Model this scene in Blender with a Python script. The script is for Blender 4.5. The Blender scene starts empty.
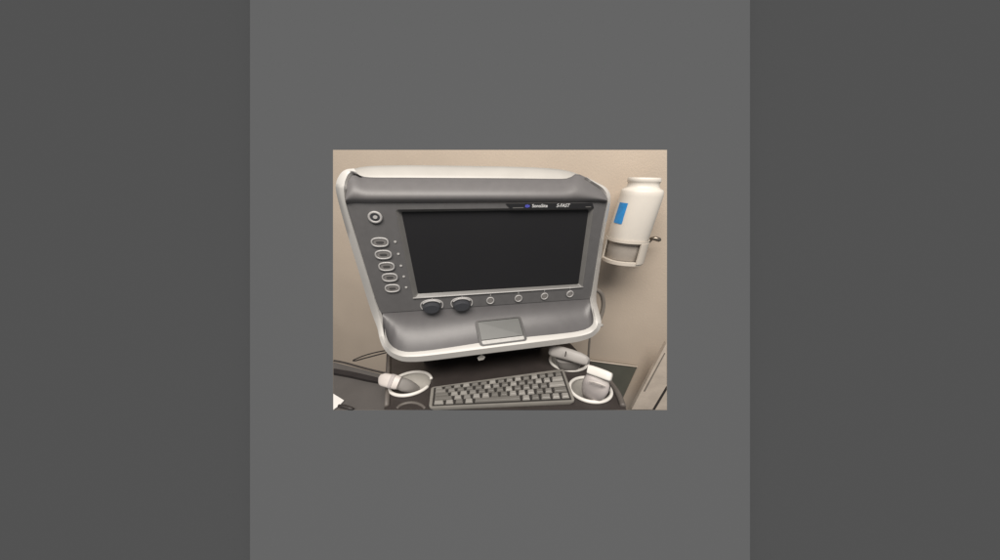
import bpy, bmesh, math, random
from mathutils import Vector, Matrix
random.seed(7)
sc = bpy.context.scene
COL = sc.collection
V = Vector

# ------------------------------------------------------------------ camera frame
F = 240.0                                   # focal length in photo pixels (photo 1000 x 560)
ax = V((1350, -78, F)).normalized()         # world X, seen from the camera (right, down, forward)
dn = V((-11, 550, F)); dn = (dn - ax * dn.dot(ax)).normalized()
dp = ax.cross(dn)
if dp.z < 0: dp = -dp
up = -dn
def to_world(c): return V((ax.dot(c), dp.dot(c), up.dot(c)))
def ray(x, y): return to_world(V((x - 500.0, y - 280.0, F)))
CAM = -ray(495, 255).normalized() * 0.36
def at(x, y, p0, n):
    r = ray(x, y); return CAM + r * ((p0 - CAM).dot(n) / r.dot(n))
YN = V((0, 1, 0))
def atY(x, y, Y): return at(x, y, V((0, Y, 0)), YN)

# ------------------------------------------------------------------ materials
MATS = {}
def mat(name, col, rough=0.5, metal=0.0, var=0.08, scale=60.0, bump=0.0, bscale=400.0, spec=0.5, coat=0.0):
    if name in MATS: return MATS[name]
    m = bpy.data.materials.new(name); m.use_nodes = True
    nt = m.node_tree; b = nt.nodes['Principled BSDF']
    b.inputs['Roughness'].default_value = rough
    b.inputs['Metallic'].default_value = metal
    b.inputs['Specular IOR Level'].default_value = spec
    b.inputs['Coat Weight'].default_value = coat
    tc = nt.nodes.new('ShaderNodeTexCoord')
    nz = nt.nodes.new('ShaderNodeTexNoise'); nz.inputs['Scale'].default_value = scale
    nz.inputs['Detail'].default_value = 5.0
    nt.links.new(tc.outputs['Object'], nz.inputs['Vector'])
    rp = nt.nodes.new('ShaderNodeValToRGB')
    rp.color_ramp.elements[0].position = 0.3; rp.color_ramp.elements[1].position = 0.7
    lo = [c * (1 - var) for c in col]; hi = [min(1, c * (1 + var)) for c in col]
    rp.color_ramp.elements[0].color = (*lo, 1); rp.color_ramp.elements[1].color = (*hi, 1)
    nt.links.new(nz.outputs['Fac'], rp.inputs['Fac'])
    nt.links.new(rp.outputs['Color'], b.inputs['Base Color'])
    if bump > 0:
        n2 = nt.nodes.new('ShaderNodeTexNoise'); n2.inputs['Scale'].default_value = bscale
        n2.inputs['Detail'].default_value = 3.0
        nt.links.new(tc.outputs['Object'], n2.inputs['Vector'])
        bp = nt.nodes.new('ShaderNodeBump'); bp.inputs['Strength'].default_value = bump
        bp.inputs['Distance'].default_value = 0.001
        nt.links.new(n2.outputs['Fac'], bp.inputs['Height'])
        nt.links.new(bp.outputs['Normal'], b.inputs['Normal'])
    MATS[name] = m
    return m

M_WALL = mat('painted_wall', (0.56, 0.47, 0.383), 0.75, var=0.05, scale=7, bump=0.35, bscale=260)
M_GREY = mat('grey_plastic', (0.122, 0.119, 0.121), 0.42, var=0.05, scale=90, bump=0.12, bscale=1500)
M_GREY2 = mat('grey_shell_plastic', (0.158, 0.151, 0.153), 0.44, var=0.04, scale=90, bump=0.08, bscale=1500)
M_LEDGE = mat('ledge_plastic', (0.130, 0.125, 0.128), 0.36, var=0.05, scale=60, bump=0.10, bscale=1500)
M_WHITE = mat('white_plastic', (0.74, 0.71, 0.66), 0.35, var=0.03, scale=30)
M_TRIMW = mat('silver_white_plastic', (0.63, 0.61, 0.585), 0.36, var=0.03, scale=30, bump=0.05, bscale=1500)
M_SHELL = mat('side_shell_plastic', (0.50, 0.48, 0.45), 0.4, var=0.04, scale=30)
M_SCREEN = mat('screen_black', (0.015, 0.015, 0.017), 0.5, var=0.05, scale=8, spec=0.35)
M_BEZEL = mat('bezel_plastic', (0.17, 0.165, 0.16), 0.35, var=0.05)
M_STRIP = mat('name_strip_black', (0.02, 0.02, 0.022), 0.3, var=0.05)
M_LETTER = mat('pale_lettering', (0.75, 0.75, 0.75), 0.5, var=0.02)
M_BLUEL = mat('blue_print', (0.10, 0.11, 0.55), 0.5, var=0.02)
M_RING = mat('pale_ring_plastic', (0.42, 0.41, 0.405), 0.25, var=0.04)
M_PAD = mat('button_pad_plastic', (0.20, 0.19, 0.185), 0.5, var=0.06)
M_DOT = mat('pale_indicator', (0.46, 0.45, 0.44), 0.4, var=0.03)
M_KNOB = mat('dark_knob_plastic', (0.046, 0.048, 0.055), 0.35, var=0.08)
M_TPAD = mat('touchpad_plastic', (0.125, 0.127, 0.123), 0.38, var=0.04)
M_CLICK = mat('click_bar_plastic', (0.48, 0.47, 0.455), 0.45, var=0.08, scale=300)
M_TPF = mat('touchpad_frame', (0.07, 0.067, 0.067), 0.45, var=0.05)
M_BLACK = mat('black_plastic', (0.040, 0.034, 0.032), 0.5, var=0.15, scale=40, bump=0.2, bscale=900)
M_TRAY = mat('dark_tray_plastic', (0.040, 0.033, 0.031), 0.5, var=0.15, scale=30, bump=0.25, bscale=700)
M_TRIM = mat('tray_edge_plastic', (0.13, 0.115, 0.105), 0.5, var=0.08)
M_KB = mat('keyboard_plastic', (0.25, 0.236, 0.215), 0.42, var=0.06)
M_BED = mat('key_bed_plastic', (0.035, 0.032, 0.03), 0.5, var=0.1)
M_KEYS = [mat('key_plastic_%s' % n, c, 0.28, var=0.06) for n, c in
          (('dark', (0.16, 0.151, 0.139)), ('mid', (0.22, 0.209, 0.194)), ('light', (0.30, 0.286, 0.266)))]
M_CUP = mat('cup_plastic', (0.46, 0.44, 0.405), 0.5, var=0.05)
M_CUPRIM = mat('cup_rim_plastic', (0.80, 0.77, 0.73), 0.35, var=0.03)
M_PHEAD = mat('pale_probe_plastic', (0.62, 0.57, 0.54), 0.4, var=0.04)
M_PGREY = mat('dark_probe_plastic', (0.27, 0.255, 0.245), 0.45, var=0.05)
M_PBODY = mat('grey_probe_plastic', (0.36, 0.34, 0.325), 0.45, var=0.05)
M_PPINK = mat('pinkish_probe_plastic', (0.46, 0.42, 0.41), 0.45, var=0.05)
M_PWHITE = mat('white_probe_plastic', (0.78, 0.75, 0.71), 0.35, var=0.03)
M_BAR = mat('matt_black_edging', (0.030, 0.026, 0.026), 0.8, var=0.1, spec=0.2)
M_TABLE = mat('grey_laminate', (0.105, 0.097, 0.093), 0.45, var=0.07, scale=25, bump=0.15, bscale=900)
M_PAPER = mat('white_paper', (0.82, 0.80, 0.78), 0.8, var=0.02)
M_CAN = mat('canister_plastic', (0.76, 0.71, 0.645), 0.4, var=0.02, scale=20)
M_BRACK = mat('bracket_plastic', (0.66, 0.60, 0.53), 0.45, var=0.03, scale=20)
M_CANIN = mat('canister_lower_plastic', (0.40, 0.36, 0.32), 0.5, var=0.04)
M_BLUE = mat('blue_label', (0.03, 0.27, 0.66), 0.5, var=0.10, scale=140)
M_METAL = mat('dull_metal', (0.30, 0.26, 0.22), 0.35, 0.9, var=0.10)
M_TUBE = mat('grey_tube', (0.27, 0.24, 0.21), 0.4, 0.2, var=0.06)
M_CABLE = mat('black_cable', (0.03, 0.026, 0.024), 0.5, var=0.1)
M_CAB = mat('green_grey_panel', (0.105, 0.105, 0.085), 0.6, var=0.08, scale=30, bump=0.2)
M_BOARD = mat('cream_board', (0.66, 0.57, 0.485), 0.5, var=0.10, scale=35, bump=0.3, bscale=200)
M_BACK = mat('backdrop_dark_grey', (0.525, 0.525, 0.525), 1.0, var=0.0, spec=0.0)
M_PANEL = mat('backdrop_mid_grey', (0.80, 0.80, 0.80), 1.0, var=0.0, spec=0.0)

# ------------------------------------------------------------------ mesh helpers
def link(name, bm, m, parent=None, smooth=False, origin=None):
    bmesh.ops.remove_doubles(bm, verts=bm.verts, dist=1e-6)
    bmesh.ops.recalc_face_normals(bm, faces=bm.faces)
    if origin is None and parent is not None: origin = bm_center(bm)
    if origin is None: origin = bm_center(bm)
    for v in bm.verts: v.co -= origin
    me = bpy.data.meshes.new(name); bm.to_mesh(me); bm.free()
    me.materials.append(m)
    for p in me.polygons: p.use_smooth = smooth
    o = bpy.data.objects.new(name, me); COL.objects.link(o)
    o.matrix_world = Matrix.Translation(origin)
    if parent is not None:
        o.parent = parent
        o.matrix_parent_inverse = Matrix.Identity(4)
        o.location = origin - world_loc(parent)
    return o
WL = {}
def world_loc(o):
    p = V(o.location)
    return p + world_loc(o.parent) if o.parent else p
def bm_center(bm):
    s = V((0, 0, 0))
    for v in bm.verts: s += v.co
    return s / max(1, len(bm.verts))
def thing(name, label, cat, loc, group=None):
    o = bpy.data.objects.new(name, None); COL.objects.link(o)
    o.location = loc; o.empty_display_size = 0.02
    return tag(o, label, cat, group)
def tag(o, label, cat, group=None):
    o['label'] = label; o['category'] = cat
    if group: o['group'] = group
    return o
def autosmooth(o, deg=35):
    me = o.data
    for p in me.polygons: p.use_smooth = True
    bm = bmesh.new(); bm.from_mesh(me)
    lim = math.radians(deg)
    for e in bm.edges:
        if len(e.link_faces) == 2 and e.calc_face_angle(0) > lim: e.smooth = False
    bm.to_mesh(me); bm.free()
    return o
def bevel(o, w, seg=2):
    md = o.modifiers.new('edge_bevel', 'BEVEL'); md.width = w; md.segments = seg
    md.limit_method = 'ANGLE'; md.angle_limit = math.radians(35)
    return o
def grid(bm, rows, closed_u=False):
    vs = [[bm.verts.new(p) for p in r] for r in rows]
    n = len(rows[0])
    for a, b in zip(vs[:-1], vs[1:]):
        for i in range(n if closed_u else n - 1):
            j = (i + 1) % n
            bm.faces.new((a[i], a[j], b[j], b[i]))
    return vs
def cap(bm, ring):
    try: bm.faces.new(ring)
    except ValueError: pass
def lerp(a, b, t): return a + (b - a) * t
def interp(tab, t):
    for (t0, v0), (t1, v1) in zip(tab[:-1], tab[1:]):
        if t <= t1: return lerp(v0, v1, (t - t0) / (t1 - t0))
    return tab[-1][1]
def resample(pts, n):
    L = [0]
    for a, b in zip(pts[:-1], pts[1:]): L.append(L[-1] + math.hypot(b[0] - a[0], b[1] - a[1]))
    out = []
    for k in range(n):
        s = L[-1] * k / (n - 1)
        for i in range(len(pts) - 1):
            if s <= L[i + 1] + 1e-9:
                t = (s - L[i]) / max(1e-9, L[i + 1] - L[i])
                out.append((lerp(pts[i][0], pts[i + 1][0], t), lerp(pts[i][1], pts[i + 1][1], t))); break
    return out
def smooth_poly(pts, it=2):
    for _ in range(it):
        q = [pts[0]]
        for a, b in zip(pts[:-1], pts[1:]):
            q.append(tuple(lerp(x, y, .25) for x, y in zip(a, b))); q.append(tuple(lerp(x, y, .75) for x, y in zip(a, b)))
        q.append(pts[-1]); pts = q
    return pts
def tube(bm, pts, r, n=10, closed=False):
    pts = [V(p) for p in pts]; rings = []
    N = len(pts); prev = None
    for i, p in enumerate(pts):
        a = pts[(i - 1) % N] if (closed or i > 0) else p
        b = pts[(i + 1) % N] if (closed or i < N - 1) else p
        t = (b - a).normalized()
        if prev is None:
            s = t.cross(V((0, 0, 1)));
            if s.length < .1: s = t.cross(V((1, 0, 0)))
        else: s = prev - t * prev.dot(t)
        s.normalize(); prev = s; w = t.cross(s)
        rr = r[i] if isinstance(r, (list, tuple)) else r
        rings.append([p + (s * math.cos(2 * math.pi * k / n) + w * math.sin(2 * math.pi * k / n)) * rr for k in range(n)])
    if closed: rings.append(rings[0])
    vs = grid(bm, rings, True)
    if not closed: cap(bm, vs[0]); cap(bm, vs[-1])
def extrude_poly(bm, pts, d, taper=None):
    """prism from a planar polygon, pushed by vector d; taper moves the far side towards its centre"""
    a = [V(p) for p in pts]; c = sum(a, V((0, 0, 0))) / len(a)
    b = [p + d + ((c - p) * taper if taper else V((0, 0, 0))) for p in a]
    vs = grid(bm, [a, b], True)
    cap(bm, vs[0]); cap(bm, vs[1])
def rrect(w, h, r, n=6):
    out = []
    for cx, cy, a0 in ((w / 2 - r, h / 2 - r, 0), (-w / 2 + r, h / 2 - r, 90), (-w / 2 + r, -h / 2 + r, 180), (w / 2 - r, -h / 2 + r, 270)):
        for k in range(n + 1):
            a = math.radians(a0 + 90 * k / n); out.append((cx + r * math.cos(a), cy + r * math.sin(a)))
    return out
def loop4(q, r, n=6, m=10):
    """rounded loop through four 3D corners TL TR BR BL, same vertex count whatever the radius"""
    out = []
    for i in range(4):
        p, c, nx = q[i - 1], q[i], q[(i + 1) % 4]
        d0 = (p - c).normalized(); d1 = (nx - c).normalized()
        a = c + d0 * r; b = c + d1 * r
        for k in range(n + 1):
            t = k / n
            out.append(a * (1 - t) ** 2 + c * 2 * t * (1 - t) + b * t * t)
        p2, c2 = c, nx
        e = nx + (c - nx).normalized() * r
        for k in range(1, m): out.append(b.lerp(e, k / m))
    return out
def loft(bm, secs, n=24, e=2.6):
    """secs: (centre, side vector, up vector) half axes; superellipse sections with capped ends"""
    rings = []
    for c, s, u in secs:
        ring = []
        for k in range(n):
            a = 2 * math.pi * k / n
            ca, sa = math.cos(a), math.sin(a)
            ring.append(c + s * (math.copysign(abs(ca) ** (2 / e), ca)) + u * (math.copysign(abs(sa) ** (2 / e), sa)))
        rings.append(ring)
    vs = grid(bm, rings, True)
    cap(bm, vs[0]); cap(bm, vs[-1])

# ------------------------------------------------------------------ setting
UP = V((0, 0, 1))
wall_dir = to_world(V((-1200, -102, F))); wall_dir.z = 0; wall_dir.normalize()     # runs to the left, away
wall_n = V((-wall_dir.y, wall_dir.x, 0))
if wall_n.y < 0: wall_n = -wall_n                                                    # points away from the camera
WALL0 = V((0.25, 0.15, 0))
def onwall(x, y, off=0.0): return at(x, y, WALL0 - wall_n * off, wall_n)
bm = bmesh.new()
extrude_poly(bm, [onwall(333, 150), onwall(667, 150), onwall(667, 410), onwall(333, 410)], wall_n * 0.05)
o = link('wall', bm, M_WALL); tag(o, 'warm beige painted wall behind the grey monitor unit', 'wall')

fwd = to_world(V((0, 0, 1)))
def board_at(name, x0, y0, x1, y1, dist, thick, m):
    bm = bmesh.new(); p0 = CAM + fwd * dist
    extrude_poly(bm, [at(x, y, p0, fwd) for x, y in ((x0, y0), (x1, y0), (x1, y1), (x0, y1))], fwd * thick)
    o = link(name, bm, m); o['kind'] = 'structure'; return o
board_at('backdrop', -300, -300, 1300, 860, 20.0, 0.2, M_BACK)
board_at('backdrop_panel', 250, -200, 750, 760, 19.3, 0.4, M_PANEL)

# ------------------------------------------------------------------ the ultrasound machine
mc = thing('ultrasound_machine', 'grey and white desktop ultrasound unit with a dark blank screen above the keyboard',
           'ultrasound machine', V((0, 0.03, -0.16)))

# --- front panel with a recess for the screen
PT = [atY(346, 203.5, 0), atY(607.6, 202.5, 0), atY(591, 298.5, 0), atY(379.5, 313, 0)]
RC = [atY(395.5, 209.6, 0), atY(593.5, 207.4, 0), atY(582.5, 287.2, 0), atY(413.5, 299, 0)]
SCR = [atY(401.5, 212, 0.006), atY(588.5, 209.6, 0.006), atY(578.2, 284, 0.006), atY(418, 293.6, 0.006)]
bm = bmesh.new()
grid(bm, [[p + V((0, .004, 0)) for p in loop4(PT, .0004)], loop4(PT, .0004), loop4(RC, .004), [p + V((0, .001, 0)) for p in loop4(RC, .0039)]], True)
autosmooth(link('front_panel', bm, M_GREY, mc), 40)
bm = bmesh.new()
lo_ = loop4(RC, .0039); ls_ = loop4(SCR, .0025)
grid(bm, [[p + V((0, -.0006, 0)) for p in loop4(RC, .004)], [p.lerp(q, .12) + V((0, -.0008, 0)) for p, q in zip(lo_, ls_)],
          [V((lerp(p.x, q.x, .75), .0045, lerp(p.z, q.z, .75))) for p, q in zip(lo_, ls_)], ls_], True)
sf = autosmooth(link('screen_frame', bm, M_BEZEL, mc), 40)
bm = bmesh.new()
extrude_poly(bm, [p + V((0, -.0004, 0)) for p in loop4(SCR, .0025)], V((0, .004, 0)))
link('screen', bm, M_SCREEN, mc)
# light caught on the frame's lower edge, put in as a pale strip
bm = bmesh.new()
a, b = atY(413, 298.2, -.001), atY(583, 287.0, -.001)
tube(bm, [a.lerp(b, k / 12) for k in range(13)], .0011, 8)
link('frame_highlight', bm, M_RING, mc, True)

# --- rolled grey top shell
top = smooth_poly([(344.6, 189), (345.2, 182), (347.5, 175.5), (350.5, 171.6), (354, 171.4), (357.5, 173.6), (361, 176.4), (370, 177.6), (400, 177.6),
       (440, 177.9), (480, 178.1), (520, 178.4), (550, 178.9), (566, 178.9), (571, 177.4), (574.5, 174), (579, 174), (586, 177.4), (595, 183), (603, 188.3), (606.8, 194)], 2)
n = 60
topr = resample(top, n)
rows = []
RP = [(0, .001), (.05, -.002), (.13, -.0042), (.22, -.0052), (.33, -.0042), (.42, -.0027), (.5, -.0008), (.6, .0022), (.7, .0061), (.8, .0105), (.9, .0165), (1, .025)]
def roll(t):
    return (interp(RP, max(0, t - .03)) + interp(RP, t) + interp(RP, min(1, t + .03))) / 3
for k in range(17):
    t = k / 16; row = []
    for i, p in enumerate(topr):
        xb = lerp(346, 608, i / (n - 1)); xb = lerp(xb, min(max(p[0], 346), 608), .75)
        yb = lerp(203.6, 202.2, (xb - 346) / 262)
        tt = t
        row.append(atY(lerp(xb, p[0], tt), lerp(yb, p[1], tt), roll(t)))
    rows.append(row)
rows.append([p + V((0, .010, -.006)) for p in rows[-1]])
bm = bmesh.new(); grid(bm, rows)
autosmooth(link('top_shell', bm, M_GREY2, mc), 60)

# --- white carrying handle behind the roll
tp = smooth_poly([(346.2, 180), (347.4, 173), (352, 169.4), (360, 167.2), (370, 166), (400, 165.3), (440, 165.6), (480, 166.2), (520, 166.9), (545, 168), (562, 169.6), (574, 172.3), (582, 176)], 2)
bt = [(348, 188), (352, 187), (360, 186), (370, 186), (400, 186), (480, 186.6), (560, 187), (575, 186.5), (580, 186)]
N = 50; tp = resample(tp, N); bt = resample(bt, N)
rows = []
for t, Y in ((0, .030), (.25, .031), (.45, .033), (.62, .037), (.78, .044), (.9, .053), (1, .064)):
    rows.append([atY(lerp(b[0], a[0], t), lerp(b[1], a[1], t), Y) for a, b in zip(tp, bt)])
rows.append([p + V((0, .012, -.004)) for p in rows[-1]])
rows.append([p + V((0, .004, -.02)) for p in rows[-1]])
bm = bmesh.new(); grid(bm, rows)
autosmooth(link('carry_handle', bm, M_SHELL, mc), 60)

# --- white rear shell whose edge frames the grey front
inner = [(358, 174.5), (351.5, 171.9), (348.5, 174.5), (345.6, 182), (344.6, 189), (346, 203.5), (354, 230), (367, 272), (379.5, 313), (383, 327), (384.5, 336), (387, 343.5), (393, 349.8), (403, 352.8), (420, 352.2),
         (450, 348.6), (476, 345.3), (510, 341), (540, 337.3), (566, 334), (580, 332), (590, 329.6), (594.8, 325), (595.3, 319), (593.5, 311), (591, 298.5), (597, 260), (601.9, 230), (607.4, 203),
         (607.3, 195), (603, 188.3), (595, 183), (586, 177.4)]
outer = [(354, 168.6), (347, 169.0), (341.5, 172), (337, 179), (335.3, 187), (337, 197), (346, 230), (359, 272), (371.5, 313), (377.5, 328), (379.3, 338), (382.5, 347), (389.5, 356), (402, 361.8), (420, 361.8),
         (450, 358.2), (476, 354.8), (510, 350.6), (540, 346.9), (566, 343.6), (580, 341.5), (593, 337), (600, 330), (601.6, 321.5), (599.5, 313), (595.2, 298.5), (601, 260), (604.9, 230), (610.6, 203),
         (610.6, 194.0), (606, 187), (596.0, 182.3), (586.4, 176.9)]
YL = -.040
def ydep(i):      # the ledge part of the rim stands forward
    w = {9: .45, 10: .8, 24: .5, 23: .85}
    return YL * (1 if 11 <= i <= 22 else w.get(i, 0))
def dens(pts):
    out = []
    for a, b in zip(pts[:-1], pts[1:]):
        for k in range(4): out.append(tuple(lerp(x, y, k / 4) for x, y in zip(a, b)))
    out.append(pts[-1]); return out
inn = dens([(x, y, ydep(i)) for i, (x, y) in enumerate(inner)])
out = dens([(x, y, ydep(i)) for i, (x, y) in enumerate(outer)])
def relax(pts, it=2):
    for _ in range(it):
        pts = [pts[0]] + [tuple((a + 2 * b + c) / 4 for a, b, c in zip(p, q, r)) for p, q, r in zip(pts[:-2], pts[1:-1], pts[2:])] + [pts[-1]]
    return pts
inn = relax(inn); out = relax(out)
NI = len(inn)
def shl(i):            # 1 on the two top shoulders, where the ring runs behind the grey shell
    return min(1, max(0, 1 - (i - 4) / 11)) ** .5 if i < 15 else (min(1, max(0, 1 - (NI - 1 - i) / 14)) ** .5 if NI - 1 - i < 14 else 0)
def ctr(x, y, d):      # a photo point moved d pixels towards the middle of the front
    l = math.hypot(480 - x, 250 - y); return x + (480 - x) / l * d, y + (250 - y) / l * d
R0 = []; Ra = []; Rb = []; Rc = []
for i, ((x0, y0, Y), (x1, y1, _)) in enumerate(zip(inn, out)):
    h = shl(i); g = min(1, abs(Y / YL))
    R0.append(atY(*ctr(x0, y0, 2 + 4 * h), Y + .004 + .018 * h))
    Ra.append(atY(lerp(x0, x1, .10), lerp(y0, y1, .10), Y - .0015 + .016 * h))
    Rb.append(atY(lerp(x0, x1, .45), lerp(y0, y1, .45), Y + .005 - .010 * g + .009 * h))
    Rc.append(atY(x1, y1, Y + .022 - .025 * g - .002 * h))
cen = V((-.005, .05, -.02))
Rc2 = [p + V((0, .007, -.012 * shl(i))) + (cen - p).normalized() * .002 for i, p in enumerate(Rc)]
Rd = [V((lerp(p.x, cen.x, .06), .06, lerp(p.z, cen.z, .06 + .30 * shl(i)))) for i, p in enumerate(Rc)]
Re = [V((lerp(p.x, cen.x, .12), .095, lerp(p.z, cen.z, .12 + .30 * shl(i)))) for i, p in enumerate(Rc)]
bm = bmesh.new(); vs = grid(bm, [R0, Ra, Rb, Rc, Rc2, Rd, Re]); cap(bm, vs[-1])
autosmooth(link('rear_shell', bm, M_TRIMW, mc), 50)

# --- sloping ledge below the panel
bl = relax(dens([(x, y, 0) for x, y in inner[9:25]]), 1)
m = len(bl)
rows = []
for k in range(13):
    t = k / 12; row = []
    for i, (x, y, _) in enumerate(bl):
        s = i / (m - 1)
        xt = lerp(379.5, 591, s); xt = lerp(xt, min(max(x, 379.5), 591), .8); yt = lerp(313, 298.5, (xt - 379.5) / 211.5)
        Y = YL * min(1, (t ** 1.5))
        Y = .001 + Y * (.62 + .38 * math.sin(math.pi * min(1, max(0, s * 6, )) / 2) if s < 1/6 else (.62 + .38 * math.sin(math.pi * min(1, (1 - s) * 6) / 2) if s > 5/6 else 1))
        row.append(atY(lerp(xt, x, t), lerp(yt, y, t), Y))
    rows.append(row)
bm = bmesh.new(); grid(bm, rows)
autosmooth(link('lower_ledge', bm, M_LEDGE, mc), 60)
def ledge(x, y, lift=0.0):
    """point on the ledge under a photo pixel, found from the straight part of its profile"""
    yb = interp([(403, 352.8), (420, 352.2), (476, 345.3), (540, 337.3), (580, 332)], x)
    yt = lerp(313, 298.5, (x - 379.5) / 211.5)
    t = min(1.15, max(0, (y - yt) / (yb - yt)))
    return atY(x, y, .001 + YL * t ** 1.5 - lift)

# --- buttons, lamps and dials
def disc_on(bm, x, y, rx, rz, y0, y1, taper=.9, n=28, e=2.0):
    c = atY(x, y, 0); s = (atY(x + 1, y, 0) - c).length
    r1 = []; r2 = []; r3 = []
    for k in range(n):
        a = 2 * math.pi * k / n; ca, sa = math.cos(a), math.sin(a)
        dx = rx * math.copysign(abs(ca) ** (2 / e), ca); dz = rz * math.copysign(abs(sa) ** (2 / e), sa)
        r1.append(V((c.x + dx, y0, c.z + dz))); r2.append(V((c.x + dx, lerp(y0, y1, .7), c.z + dz)))
        r3.append(V((c.x + dx * taper, y1, c.z + dz * taper)))
    vs = grid(bm, [r1, r2, r3], True); cap(bm, vs[-1]); cap(bm, vs[0])
def ring_on(bm, x, y, rx, rz, r, yy, n=36, a0=0, a1=360, e=2.0):
    c = atY(x, y, 0); pts = []
    full = a1 - a0 >= 360
    for k in range(n + (0 if full else 1)):
        a = math.radians(lerp(a0, a1, k / n)); ca, sa = math.cos(a), math.sin(a)
        pts.append(V((c.x + rx * math.copysign(abs(ca) ** (2 / e), ca), yy, c.z + rz * math.copysign(abs(sa) ** (2 / e), sa))))
    tube(bm, pts, r, 8, full)
# power button
bm = bmesh.new(); disc_on(bm, 375.5, 217.3, .0062, .0048, .001, -.0022, .9)
pw = autosmooth(link('power_button', bm, M_KNOB, mc), 40)
bm = bmesh.new(); ring_on(bm, 375.5, 217.2, .0072, .0062, .0017, -.0013)
link('button_ring', bm, M_RING, pw, True)
bm = bmesh.new(); disc_on(bm, 375.8, 217.0, .0028, .0022, -.0018, -.0032)
link('power_mark', bm, M_DOT, pw)
# five oval buttons with a lamp each
ov = [(380.2, 242.2, .0100, .0056), (383.7, 254.5, .0098, .0056), (386.9, 266.3, .0096, .0056), (390.1, 277.2, .0096, .0056), (392.7, 288, .0094, .0055)]
dots = [(395.3, 241.9), (398.4, 254), (401, 265.8), (403.8, 276.6), (406.2, 287.4)]
for x, y, rx, rz in ov:
    bm = bmesh.new(); disc_on(bm, x, y, rx * .86, rz * .8, .001, -.0018, .92, e=3)
    b = autosmooth(link('side_button', bm, M_PAD, mc), 40)
    bm = bmesh.new(); ring_on(bm, x, y, rx, rz, .0013, -.0012, e=2.6)
    link('button_ring', bm, M_RING, b, True)
    bm = bmesh.new(); disc_on(bm, x, y - .2, rx * .5, rz * .28, -.0012, -.0024, .9, e=3)
    link('button_mark', bm, M_TPF, b)
for x, y in dots:
    bm = bmesh.new(); disc_on(bm, x, y, .0019, .0016, .001, -.001, .8, 14)
    autosmooth(link('indicator_lamp', bm, M_DOT, mc), 40)
# two big dials
for x, y in ((432, 304.8), (461.8, 302.6)):
    bm = bmesh.new(); disc_on(bm, x, y + 1.6, .0135, .0082, .001, -.0095, .82, 36)
    d = autosmooth(link('dial', bm, M_KNOB, mc), 40)
    bm = bmesh.new(); ring_on(bm, x, y + .4, .0165, .0098, .0011, -.0006, 36, -35, 215, e=2.3)
    link('dial_scale', bm, M_RING, d, True)
    bm = bmesh.new(); ring_on(bm, x, y + .2, .0142, .0080, .0016, -.0008, 30, 25, 155)
    link('dial_sweep', bm, M_RING, d, True)
    bm = bmesh.new(); tube(bm, [atY(x + .2, y - 6.8, -.0008), atY(x + .2, y - 3.5, -.0008)], .0007, 6)
    link('dial_tick', bm, M_DOT, d)
# four small round keys
for x, y in ((490.3, 300.3), (518.3, 298.2), (544.3, 296), (569.8, 293.8)):
    bm = bmesh.new(); disc_on(bm, x, y, .0042, .0040, .001, -.0016, .88, 20)
    kx = autosmooth(link('round_key', bm, M_PAD, mc), 40)
    bm = bmesh.new(); ring_on(bm, x, y, .0055, .0054, .0012, -.0009, 28)
    link('button_ring', bm, M_RING, kx, True)
    bm = bmesh.new(); tube(bm, [atY(x + .3, y - 7, -.0005), atY(x + .2, y - 4.4, -.0005)], .0007, 6)
    link('key_tick', bm, M_DOT, kx)
# touchpad lying on the ledge, its white bar lapping over the rim
TP = [ledge(474.8, 320.9, .0012), ledge(520.6, 316.3, .0012), ledge(527.4, 340.4, .0012), ledge(480.2, 346.4, .0012)]
nn = (TP[1] - TP[0]).cross(TP[3] - TP[0]).normalized()
if nn.y > 0: nn = -nn
bm = bmesh.new()
lo_ = loop4(TP, .005, 5, 6)
li_ = [p.lerp(sum(TP, V((0, 0, 0))) / 4, .0) for p in lo_]
c4 = sum(TP, V((0, 0, 0))) / 4
TI = [c4 + (p - c4) * .90 for p in TP]
li_ = loop4(TI, .0035, 5, 6)
grid(bm, [[p - nn * .003 for p in lo_], [p + nn * .0006 for p in lo_], [p + nn * .0006 for p in li_], [p - nn * .0012 for p in li_]], True)
tpd = autosmooth(link('touchpad', bm, M_TPF, mc), 40)
def tq(u, v, h): return (TI[0].lerp(TI[1], u)).lerp(TI[3].lerp(TI[2], u), v) + nn * h
bm = bmesh.new()
extrude_poly(bm, [tq(u, v, -.0006) for u, v in ((0.005, .01), (.995, .01), (.995, .80), (.005, .80))], -nn * .002)
link('touch_surface', bm, M_TPAD, tpd)
bm = bmesh.new()
extrude_poly(bm, [tq(u, v, .0004) for u, v in ((0.0, .83), (1, .83), (1, 1.0), (0, 1.0))], -nn * .003)
bevel(link('click_bar', bm, M_CLICK, tpd), .0006)

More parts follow.
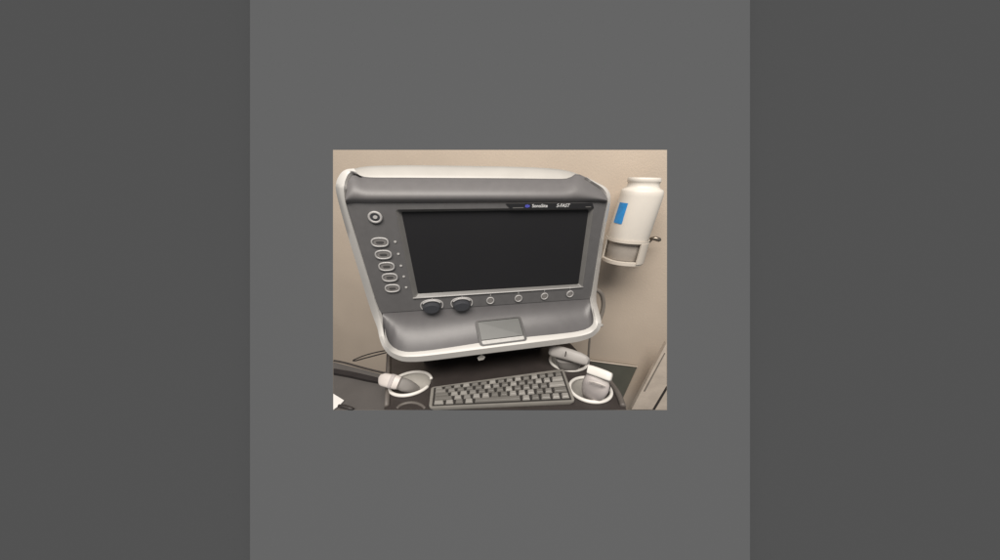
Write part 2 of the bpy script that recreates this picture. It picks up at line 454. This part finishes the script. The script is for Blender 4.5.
# --- name strip above the screen
bm = bmesh.new()
extrude_poly(bm, [atY(x, y, -.0012) for x, y in ((506, 203.8), (592.5, 203.2), (594, 208.2), (511, 209.0))], V((0, .002, 0)))
ns = link('name_strip', bm, M_STRIP, mc)
def lettering(name, body, x, y, size, m, parent, shear=0.0, sx=1.0):
    cu = bpy.data.curves.new(name, 'FONT'); cu.body = body; cu.size = size; cu.extrude = .0001; cu.shear = shear
    cu.offset = size * .012
    tmp = bpy.data.objects.new(name, cu); COL.objects.link(tmp)
    bpy.context.view_layer.update()
    me = bpy.data.meshes.new_from_object(tmp.evaluated_get(bpy.context.evaluated_depsgraph_get()))
    bpy.data.objects.remove(tmp)
    me.name = name; me.materials.clear(); me.materials.append(m)
    p = atY(x, y, -.0016)
    p1 = atY(x + 20, y - .15, -.0016); ang = math.atan2(p1.z - p.z, p1.x - p.x)
    me.transform(Matrix.Rotation(math.radians(90), 4, 'X') @ Matrix.Diagonal((sx, 1, 1, 1)))
    me.transform(Matrix.Rotation(-ang, 4, 'Y'))
    o = bpy.data.objects.new(name, me); COL.objects.link(o)
    o.parent = parent; o.location = p - world_loc(parent)
    return o
lettering('lettering', 'SonoSite', 532, 207.4, .0062, M_LETTER, ns, 0, 1.05)
lettering('lettering', 'S-FAST', 556.2, 207.2, .0066, M_LETTER, ns, .25, 1.02)
bm = bmesh.new()
for dx, hh in ((0, 2.6), (1.6, 3.4), (3.2, 2.2)):
    extrude_poly(bm, [atY(525.4 + dx + a, 206.2 + b * hh / 2, -.0016) for a, b in ((0, -.9), (1.2, -1), (1.0, .8), (-.2, 1))], V((0, .0004, 0)))
link('emblem', bm, M_BLUEL, ns)
bm = bmesh.new()
extrude_poly(bm, [atY(x, y, -.0015) for x, y in ((512.5, 207.6), (523.5, 207.4), (523.8, 208.1), (513, 208.3))], V((0, .0004, 0)))
link('strip_mark', bm, M_BEZEL, ns); bm = bmesh.new()
extrude_poly(bm, [atY(x, y, -.0015) for x, y in ((585.5, 206.7), (591, 206.6), (591.2, 207.3), (585.8, 207.4))], V((0, .0004, 0)))
link('strip_mark', bm, M_BEZEL, ns)

# --- side loop handle, screw and mounting block
bm = bmesh.new()
pts = smooth_poly([(594.5, 289.5, .035), (598.5, 290.5, .036), (602.3, 295, .037), (603.6, 303, .037), (602.6, 311, .036), (600, 318, .034), (598.5, 322, .032)], 2)
tube(bm, [atY(*p) for p in pts], .0042, 10)
link('side_loop', bm, M_TUBE, mc, True)
bm = bmesh.new()
tube(bm, [atY(598, 325.6, -.01), atY(602.5, 325, -.01)], [.0036, .0028], 12)
link('side_screw', bm, M_SHELL, mc, True)
bm = bmesh.new()
extrude_poly(bm, [V(p) for p in ((-.115, .03, -.125), (.10, .03, -.125), (.105, .03, -.225), (-.13, .03, -.225))], V((0, .05, 0)))
bevel(link('mount_block', bm, M_BLACK, mc), .004)
# small white sticker hanging under the rim on the mount
bm = bmesh.new()
extrude_poly(bm, [atY(x, y, -.030) for x, y in ((477.3, 357.8), (481.6, 354.5), (485.3, 357), (483.6, 359.6), (478.6, 360.6))], V((0, .0015, -.0004)))
link('white_tab', bm, M_WHITE, mc)

# ------------------------------------------------------------------ tray with three probe cups
TIL = math.radians(10)
TN = V((0, math.sin(TIL), math.cos(TIL)))
T0 = V((0, -.05, -.20)); TU = V((1, 0, 0)); TV = TN.cross(TU)          # TV points away from the camera
def tr(x, y, h=0.0): return at(x, y, T0 + TN * h, TN)
cups = [(410.8, 384.0, 20.6), (568.6, 361.6, 19.4), (590.0, 390.0, 21.0)]
tray = thing('equipment_tray', 'black plastic tray below the machine with three white probe cups', 'tray', T0 + V((0, .02, -.03)))
outl = [(386.5, 354), (393, 349), (470, 341), (556, 336), (571, 344), (580, 353.5), (592, 363.5), (606, 376.5), (615, 387), (622, 398.5), (626.5, 409.8), (384.2, 409.8)]
outl = [tr(x, y) for x, y in outl]
cinfo = []
for x, y, rp in cups:
    c = tr(x, y); r = ((tr(x + rp, y) - tr(x - rp, y)).length) / 2
    cinfo.append((c, r))
def circ(c, r, h=0.0, n=40, a0=0, a1=360, sq=.90):
    full = a1 - a0 >= 360
    return [c + TN * h + TU * (r * math.cos(math.radians(lerp(a0, a1, k / n)))) + TV * (r * sq * math.sin(math.radians(lerp(a0, a1, k / n)))) for k in range(n if full else n + 1)]
bm = bmesh.new()
edges = []
def loopedges(pts):
    vs = [bm.verts.new(p) for p in pts]
    es = [bm.edges.new((vs[i], vs[(i + 1) % len(vs)])) for i in range(len(vs))]
    return vs, es
vo, eo = loopedges(outl); edges += eo
for c, r in cinfo: edges += loopedges(circ(c, r * .93))[1]
bmesh.ops.triangle_fill(bm, use_beauty=True, use_dissolve=False, edges=edges, normal=TN)
cc = sum(outl, V((0, 0, 0))) / len(outl)
low = [cc + (p - cc) * .5 - TN * .05 for p in outl]
vl = [bm.verts.new(p) for p in low]
for i in range(len(vo)):
    j = (i + 1) % len(vo); bm.faces.new((vo[i], vo[j], vl[j], vl[i]))
bm.faces.new(vl)
link('tray_top', bm, M_TRAY, tray)
for (c, r), gap in zip(cinfo, ((-28, 8), None, (2, 38))):
    bm = bmesh.new()
    grid(bm, [circ(c, r * .95, .001), circ(c, r * .90, -.004), circ(c, r * .80, -.012), circ(c, r * .62, -.018), circ(c, r * .3, -.021), circ(c, r * .02, -.0215)], True)
    cp = link('cup', bm, M_CUP, tray, True)
    bm = bmesh.new()
    if gap: pts = circ(c, r * .96, .0022, 60, gap[1], gap[0] + 360)
    else: pts = circ(c, r * .96, .0022, 60)
    tube(bm, pts, .0026, 10, gap is None)
    link('cup_rim', bm, M_CUPRIM, cp, True)
bm = bmesh.new()                                                       # raised left edge
tube(bm, [tr(x, y, .001) for x, y in ((389, 355), (388.4, 372), (387.6, 390), (386.8, 406))], .0035, 8)
link('edge_trim', bm, M_TRIM, tray, True)
bm = bmesh.new()                                                       # rounded front right edge
tube(bm, [tr(x, y, .001) for x, y in smooth_poly([(606, 377.5), (613.5, 386.5), (619, 395), (623, 406)], 2)], .0042, 10)
link('edge_trim', bm, M_TRIM, tray, True)
bm = bmesh.new()                                                       # curved ridge in the front left corner
tube(bm, [tr(x, y, .0) for x, y in smooth_poly([(397, 408.4), (401, 404.6), (409, 402.4), (417, 403), (423, 406), (425, 408.4)], 2)], .0022, 8)
link('tray_ridge', bm, M_TRIM, tray, True)

# ------------------------------------------------------------------ keyboard
KC = [(431, 387), (563.6, 368.6), (575, 400.2), (428.8, 406.6)]
kh = .0075
KQ = [tr(x, y, kh) for x, y in KC]
kb = thing('keyboard', 'small grey keyboard with stubby keys lying on the black tray', 'keyboard', sum(KQ, V((0, 0, 0))) / 4 - TN * kh)
bm = bmesh.new()
ck = sum(KQ, V((0, 0, 0))) / 4
body = [p + (p - ck) * .0 for p in KQ]
lp = loop4(body, .004, 4, 4)
grid(bm, [[p - TN * (kh - .0003) + (ck - p) * .035 for p in lp], [p - TN * .004 for p in lp], [p - TN * .0008 for p in lp], [p + (ck - p) * .012 for p in lp]], True)
bm.faces.new([v for v in bm.verts][-len(lp):])
autosmooth(link('case', bm, M_KB, kb), 40)
def kq(u, v, h=0.0): return KQ[0].lerp(KQ[1], u).lerp(KQ[3].lerp(KQ[2], u), v) + TN * h
bm = bmesh.new()
extrude_poly(bm, [kq(u, v, .0009) for u, v in ((.022, .10), (.978, .10), (.978, .985), (.022, .985))], -TN * .002)
link('key_bed', bm, M_BED, kb)
layouts = [[1] * 15, [1.4] + [1] * 12 + [1.6], [1.7] + [1] * 11 + [2.1], [2.1] + [1] * 11 + [1.7], [1.2, 1, 1, 1, 5.0, 1, 1, 1.2, 1, 1]]
v0, v1 = .11, .975
for ri, ws in enumerate(layouts):
    tot = sum(ws); x = 0
    va = lerp(v0, v1, ri / 5) + .026; vb = lerp(v0, v1, (ri + 1) / 5) - .022
    for w in ws:
        ua = .027 + .946 * x / tot + .0052; ub = .027 + .946 * (x + w) / tot - .0052; x += w
        bm = bmesh.new()
        base = [kq(ua, va, .0), kq(ub, va, .0), kq(ub, vb, .0), kq(ua, vb, .0)]
        du, dv = .007, .022
        topq = [kq(ua + du, va + dv * .6, .0042), kq(ub - du, va + dv * .6, .0042), kq(ub - du, vb - dv * 1.1, .0036), kq(ua + du, vb - dv * 1.1, .0036)]
        vs = grid(bm, [base, topq], True); cap(bm, vs[1]); cap(bm, vs[0])
        bevel(link('key', bm, random.choice(M_KEYS), kb), .0006, 2)

# ------------------------------------------------------------------ probes
def px(x, y, p): return (at(x + 1, y, p, fwd) - at(x, y, p, fwd)).length       # metres per photo pixel at p
def probe_loft(parent, name, m, stations, flat=.7, e=2.6, side=None):
    """stations: (x, y, height above tray, half width in pixels, thickness factor)"""
    P = [tr(x, y, h) for x, y, h, *_ in stations]
    bm = bmesh.new(); secs = []
    for i, st in enumerate(stations):
        a = P[max(0, i - 1)]; b = P[min(len(P) - 1, i + 1)]
        t = (b - a).normalized()
        view = (P[i] - CAM).normalized()
        s = t.cross(view).normalized(); u = t.cross(s).normalized()
        w = st[3] * px(st[0], st[1], P[i])
        secs.append((P[i], s * w, u * (w * (st[4] if len(st) > 4 else flat))))
    loft(bm, secs, 24, e)
    return autosmooth(link(name, bm, m, parent), 50)
base = cinfo[0][0]
pr = thing('ultrasound_probe', 'pale wedge headed probe resting in the left cup', 'probe', base - TN * .03, 'ultrasound probes in the tray cups')
probe_loft(pr, 'head', M_PHEAD, [(378.6, 379.6, .024, 2.2), (380.5, 379.4, .024, 4.8), (384, 379.6, .024, 6.2), (392, 381.3, .023, 6.6), (397, 382.4, .021, 6.6), (399.5, 383.2, .02, 5.8)], .62, 3.2)
probe_loft(pr, 'collar', M_PPINK, [(391, 381.0, .0232, 6.9), (393.5, 381.6, .0228, 6.95), (394.2, 381.8, .0226, 6.9)], .62, 3.2)
probe_loft(pr, 'grip', M_PBODY, [(398, 382.6, .019, 5.4), (403, 384.4, .013, 6.2), (408, 386.2, .006, 6.0), (413, 388.2, -.002, 5.0), (417, 389.6, -.010, 3.6)], .8, 2.4)
base = cinfo[1][0]
pr = thing('ultrasound_probe', 'grey probe with a long curved head lying across the rear right cup', 'probe', base - TN * .03, 'ultrasound probes in the tray cups')
probe_loft(pr, 'head', M_PBODY, [(549.4, 350.0, .034, 3.4), (550.6, 350.3, .034, 4.8), (554, 351.0, .035, 5.7), (562, 352.7, .036, 6.0), (571, 355.2, .036, 5.9), (580, 358.2, .034, 5.7), (585, 360.2, .033, 5.0), (588, 361.5, .032, 3.8), (588.8, 361.9, .032, 2.4)], .75, 3.2)
probe_loft(pr, 'grip', M_PGREY, [(568, 358, .026, 11.5, .5), (568.5, 362, .016, 12.0, .5), (569, 366, .006, 10.6, .55), (570, 369, -.006, 7.5, .7), (570.5, 370.5, -.016, 5.0, .8)], .6, 2.5)
bm = bmesh.new()
tube(bm, [tr(566.0, 351.6, .0462), tr(565.2, 356.4, .0448)], .0009, 6)
link('seam_mark', bm, M_BLACK, pr)
base = cinfo[2][0]
pr = thing('ultrasound_probe', 'white T shaped probe with pinkish grip standing in the front right cup', 'probe', base - TN * .03, 'ultrasound probes in the tray cups')
probe_loft(pr, 'head', M_PWHITE, [(587.6, 368.8, .046, 3.0), (588.2, 369.0, .046, 4.2), (592, 370.2, .046, 4.6), (600, 372.9, .046, 4.6), (607, 375.6, .046, 4.6), (611, 377.2, .046, 4.2), (611.8, 377.5, .046, 3.0)], .9, 4.5)
probe_loft(pr, 'neck', M_PHEAD, [(600.5, 374.2, .041, 9.6, .36), (599.6, 376.2, .039, 9.4, .38), (598.6, 378.4, .036, 9.6, .42)], .5, 3)
probe_loft(pr, 'grip', M_PPINK, [(599.2, 377.2, .036, 9.4, .45), (598.2, 379.4, .034, 11.4, .48), (596.2, 384, .027, 12.6, .52), (594, 388.6, .018, 12.0, .58), (592, 392.6, .008, 10.0, .68), (590.6, 395.6, -.003, 7.2, .85), (590, 397, -.012, 4.6, .9)], .75, 2.9)
probe_loft(pr, 'grip_ridge', M_PHEAD, [(589.5, 381.2, .0375, .9, 1), (594, 381.8, .0405, 1.0, 1), (600, 383.6, .0405, 1.0, 1), (605.5, 386, .0355, .9, 1)], 1, 2)
probe_loft(pr, 'cable_boot', M_BLACK, [(608.3, 383.5, .010, 2.2, 1), (607, 387.5, .004, 3.6, 1), (603.5, 392, -.004, 3.8, 1), (599, 396, -.014, 3.0, 1)], 1, 2)

# ------------------------------------------------------------------ side table, paper and cable on the left
TZ = -.235
def tab(x, y, h=0.0): return at(x, y, V((0, 0, TZ + h)), UP)
st = thing('side_table', 'grey side table with black edging at the left of the tray', 'table', tab(360, 392) - V((0, 0, .03)))
poly = [tab(x, y) for x, y in ((333.2, 362), (365, 370), (394, 377.6), (388, 392), (387, 409.8), (333.2, 409.8))]
bm = bmesh.new()
ct = sum(poly, V((0, 0, 0))) / len(poly)
lowp = [p - V((0, 0, .018)) + (ct - p).normalized() * .03 for p in poly]
vs = grid(bm, [poly, lowp], True); cap(bm, vs[0]); cap(bm, vs[1])
link('tabletop', bm, M_TABLE, st)
bm = bmesh.new()
tube(bm, [tab(x, y, .002) for x, y in smooth_poly([(334, 360.6), (345, 362.6), (360, 367), (378, 371.6), (393, 374.6)], 2)], .0018, 8)
link('rear_edging', bm, M_BLACK, st, True)
bm = bmesh.new()
q = [(333.6, 368.3), (350, 371), (366, 374.6), (380, 378)]
q2 = [(333.6, 375.0), (350, 378.0), (366, 381.6), (380, 384.2)]
up_ = [tab(x, y, .006) for x, y in q]; lo2 = [tab(x, y, .0) for x, y in q2]
bk = [p - V((0, 0, .0058)) + V((0, .004, 0)) for p in up_]
frt = [tab(x, y - 2.2, .006) for x, y in q2]
vs = grid(bm, [bk, up_, frt, lo2]); cap(bm, [r[0] for r in vs]); cap(bm, [r[-1] for r in vs][::-1])
link('raised_bar', bm, M_BAR, st)

bm = bmesh.new()
extrude_poly(bm, [tab(x, y, .003) for x, y in ((333.3, 393.6), (344, 400.2), (339.5, 405), (333.3, 409.4))], V((0, 0, -.0012)))
pp = link('paper_sheet', bm, M_PAPER); tag(pp, 'corner of a white paper sheet on the grey side table', 'paper')
bm = bmesh.new()
tube(bm, [tab(x, y, .0045) for x, y in ((338.5, 405.6), (344, 406.4), (349, 408), (353, 409))], [.0022, .003, .003, .002], 8)
pn = link('pen', bm, M_BLACK, None, True); tag(pn, 'black pen end beside the white paper on the side table', 'pen')
bm = bmesh.new()
cb = smooth_poly([(394, 349),(386, 350.4), (376, 352.2), (364, 355.4), (355.5, 359), (352.3, 360.6), (355, 361), (363, 358.6), (373, 356), (386, 352.6), (394, 350.6)], 3)
tube(bm, [atY(x, y, .075 + .02 * math.sin(math.pi * i / (len(cb) - 1))) for i, (x, y) in enumerate(cb)], .0013, 6)
c_ = link('cable', bm, M_CABLE, None, True); tag(c_, 'thin black cable loop sticking out left behind the machine', 'cable')

# ------------------------------------------------------------------ wipes canister in its wall bracket
OFF = .055
def wc(x, y, o=OFF): return onwall(x, y, o)
a_top = wc(643.6, 181); 
def axis_at(y):         # axis runs straight down from the neck
    x = interp([(170, 645.5), (180, 644), (195, 641), (240, 626.5), (270, 618.5)], y); return wc(x, y)
A0 = axis_at(180); A1 = axis_at(258)
axu = V((0, 0, 1))
hx = -wall_dir
def canr(y, rp): return rp * (wc(644, y) - wc(643, y)).length * .94
can = thing('wipes_canister', 'white plastic canister with screw neck and blue label in a wall bracket', 'canister', A1)
prof = [(178.2, 15.2), (177.6, 16.4), (178.6, 17.2), (181.4, 17.4), (182.2, 16.8), (183.4, 16.3), (186.6, 16.6), (188.2, 18.0), (189.6, 21.0), (191.4, 22.0), (195.5, 22.2), (205, 22.2), (236, 21.8), (239, 21.0)]
def can_ring(c, rx, rd, n=40, e=2.3):
    out = []
    for k in range(n):
        a = 2 * math.pi * k / n; ca, sa = math.cos(a), math.sin(a)
        out.append(c + hx * (rx * math.copysign(abs(ca) ** (2 / e), ca)) - wall_n * (rd * math.copysign(abs(sa) ** (2 / e), sa)))
    return out
def lev(y): return axis_at(y)
bm = bmesh.new()
rings = []
for y, r in prof:
    rr = canr(y, r); rings.append(can_ring(lev(y), rr, min(rr * .95, OFF - .004)))
vs = grid(bm, rings, True); cap(bm, vs[0]); cap(bm, vs[-1])
autosmooth(link('body', bm, M_CAN, can), 40)
bm = bmesh.new()
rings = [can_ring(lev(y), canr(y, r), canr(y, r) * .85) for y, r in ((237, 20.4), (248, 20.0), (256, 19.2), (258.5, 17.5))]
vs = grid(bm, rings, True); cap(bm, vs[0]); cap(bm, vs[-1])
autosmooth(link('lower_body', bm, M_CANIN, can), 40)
# blue label wrapped on the front left
bm = bmesh.new()
def can_pt(y, ang, k=1.0):
    r = canr(y, 22.2) * k; a = math.radians(ang); e = 2.3
    ca, sa = math.cos(a), math.sin(a); rd = min(canr(y, 22.2) * .95, OFF - .004) * k
    return lev(y) + hx * (r * math.copysign(abs(ca) ** (2 / e), ca)) - wall_n * (rd * math.copysign(abs(sa) ** (2 / e), sa))
LB = (131, 166)
outer_ = [[can_pt(y, lerp(LB[0], LB[1], k / 8), 1.012) for k in range(9)] for y in (202.5, 207, 212, 217, 222.5)]
inner_ = [[can_pt(y, lerp(LB[0], LB[1], k / 8), .99) for k in range(9)] for y in (202.5, 207, 212, 217, 222.5)]
va = grid(bm, outer_)
vb = grid(bm, inner_)
bl_ = link('label', bm, M_BLUE, can, True)
# bracket
br = thing('wall_bracket', 'cream wall bracket with a front window and latch holding the canister', 'bracket', lev(260) - wall_n * -.02)
bm = bmesh.new()
def hoop(y, k, a0, a1, n=24): return [can_pt(y, lerp(a0, a1, i / n), k) for i in range(n + 1)]
def band(bm, y0, y1, a0, a1, k0=1.0, k1=1.035, n=24):
    r = [hoop(y0, k0, a0, a1, n), hoop(y0, k1, a0, a1, n), hoop(y1, k1, a0, a1, n), hoop(y1, k0, a0, a1, n)]
    vs = grid(bm, r + [r[0]])
    cap(bm, [x[0] for x in vs[:4]]); cap(bm, [x[-1] for x in vs[:4]])
band(bm, 237.2, 239.6, -10, 190)
autosmooth(link('upper_hoop', bm, M_BRACK, br), 40)
bm = bmesh.new(); band(bm, 239.6, 258.6, 20, 66, .97, 1.05, 12)
autosmooth(link('front_strap', bm, M_BRACK, br), 40)
bm = bmesh.new(); band(bm, 239.6, 258.6, 172, 200, .97, 1.05, 8)
autosmooth(link('side_strap', bm, M_BRACK, br), 40)
bm = bmesh.new(); band(bm, 257.4, 260.2, -10, 190, .80, 1.0)
autosmooth(link('lower_hoop', bm, M_BRACK, br), 40)
bm = bmesh.new()
tube(bm, [onwall(648.5, 240.5, .03), onwall(651.5, 238.8, .034), onwall(655, 238.4, .036), onwall(659.5, 240, .036), onwall(660.5, 240.6, .036)], [.003, .0034, .0045, .0042, .002], 12)
link('latch', bm, M_METAL, br, True)
bm = bmesh.new()
tube(bm, [onwall(651, 239.8, .028), onwall(647, 244, .028), onwall(643, 255, .028), onwall(641, 259.6, .028)], [.003, .0032, .0032, .003], 10)
link('hinge_arm', bm, M_BRACK, br, True)

# ------------------------------------------------------------------ low cabinet, pole and boards on the right
bm = bmesh.new()
fr = [onwall(x, y, .008) for x, y in ((566, 358), (637, 367.4), (621.5, 401), (618, 409.7), (560, 409.7))]
extrude_poly(bm, fr, wall_n * .0078)
cab = thing('low_panel', 'dark green grey panel standing against the wall behind the tray', 'panel', sum(fr, V((0, 0, 0))) / 5)
link('face', bm, M_CAB, cab)
bm = bmesh.new()
tube(bm, [onwall(x, y, .009) for x, y in ((566, 357.2), (600, 361.8), (637.4, 366.7))], .0017, 8)
link('top_highlight', bm, M_BOARD, cab, True)  # highlight along the panel's top edge, imitated by a cream strip

bm = bmesh.new()
tube(bm, [onwall(590.8, 330, .09), onwall(589.4, 342, .09), onwall(588.6, 352, .09), onwall(588.0, 372, .09)], .0024, 10)
po = link('thin_pole', bm, M_TUBE, None, True); tag(po, 'thin dark upright pole behind the tray right of the machine', 'pole')

bd = thing('wooden_board', 'wide cream board leaning with a thin groove, lower right corner', 'board', onwall(650, 405, .03), 'cream boards in the lower right corner')
bm = bmesh.new()
extrude_poly(bm, [onwall(x, y, .045) for x, y in ((666.8, 342.8), (666.8, 386), (652.6, 409.7), (631.6, 409.7))], wall_n * .012)
bevel(link('plank', bm, M_BOARD, bd), .0015)
bm = bmesh.new()
extrude_poly(bm, [onwall(x, y, .0462) for x, y in ((664.6, 353), (665.4, 353.2), (645, 391.4), (643.8, 391.2))], wall_n * .002)
link('groove', bm, M_TUBE, bd)
bm = bmesh.new()
extrude_poly(bm, [onwall(x, y, .0455) for x, y in ((666.8, 386.5), (666.8, 389.6), (654.8, 409.7), (652.8, 409.7))], wall_n * .010)
link('gap_shade', bm, M_BLACK, bd)  # darkness of the gap between the boards, added as a black strip
bm = bmesh.new()
extrude_poly(bm, [onwall(x, y, .045) for x, y in ((666.8, 390), (666.8, 409.7), (655.2, 409.7))], wall_n * .012)
o = link('wooden_board', bm, M_BOARD); tag(o, 'small cream board corner below the dark gap, lowest right', 'board', 'cream boards in the lower right corner')

# ------------------------------------------------------------------ light, world, camera
w = bpy.data.worlds.new('World'); sc.world = w; w.use_nodes = True
bg = w.node_tree.nodes['Background']; bg.inputs['Color'].default_value = (1, 1, 1, 1); bg.inputs['Strength'].default_value = 0.162
def area(name, loc, aim, sx, sy, watts, col):
    L = bpy.data.lights.new(name, 'AREA'); L.shape = 'RECTANGLE'; L.size = sx; L.size_y = sy; L.energy = watts; L.color = col
    o = bpy.data.objects.new(name, L); COL.objects.link(o); o.location = loc
    o.rotation_euler = (V(aim) - V(loc)).to_track_quat('-Z', 'Y').to_euler(); return o
area('ceiling_lamp', (-.20, -.75, 1.15), (0, .05, -.05), 1.5, .6, 33.5, (1.0, .945, .875))

cam = bpy.data.cameras.new('camera'); co = bpy.data.objects.new('camera', cam); COL.objects.link(co)
cam.sensor_fit = 'HORIZONTAL'; cam.sensor_width = 36; cam.lens = 36 * F / 1000
cam.clip_start = .01; cam.clip_end = 200
X = to_world(V((1, 0, 0))); Yv = to_world(V((0, -1, 0))); Z = -fwd
co.matrix_world = Matrix(((X.x, Yv.x, Z.x, CAM.x), (X.y, Yv.y, Z.y, CAM.y), (X.z, Yv.z, Z.z, CAM.z), (0, 0, 0, 1)))
sc.camera = co
sc.view_settings.view_transform = 'Standard'; sc.view_settings.look = 'None'
sc.view_settings.exposure = 0; sc.view_settings.gamma = 1
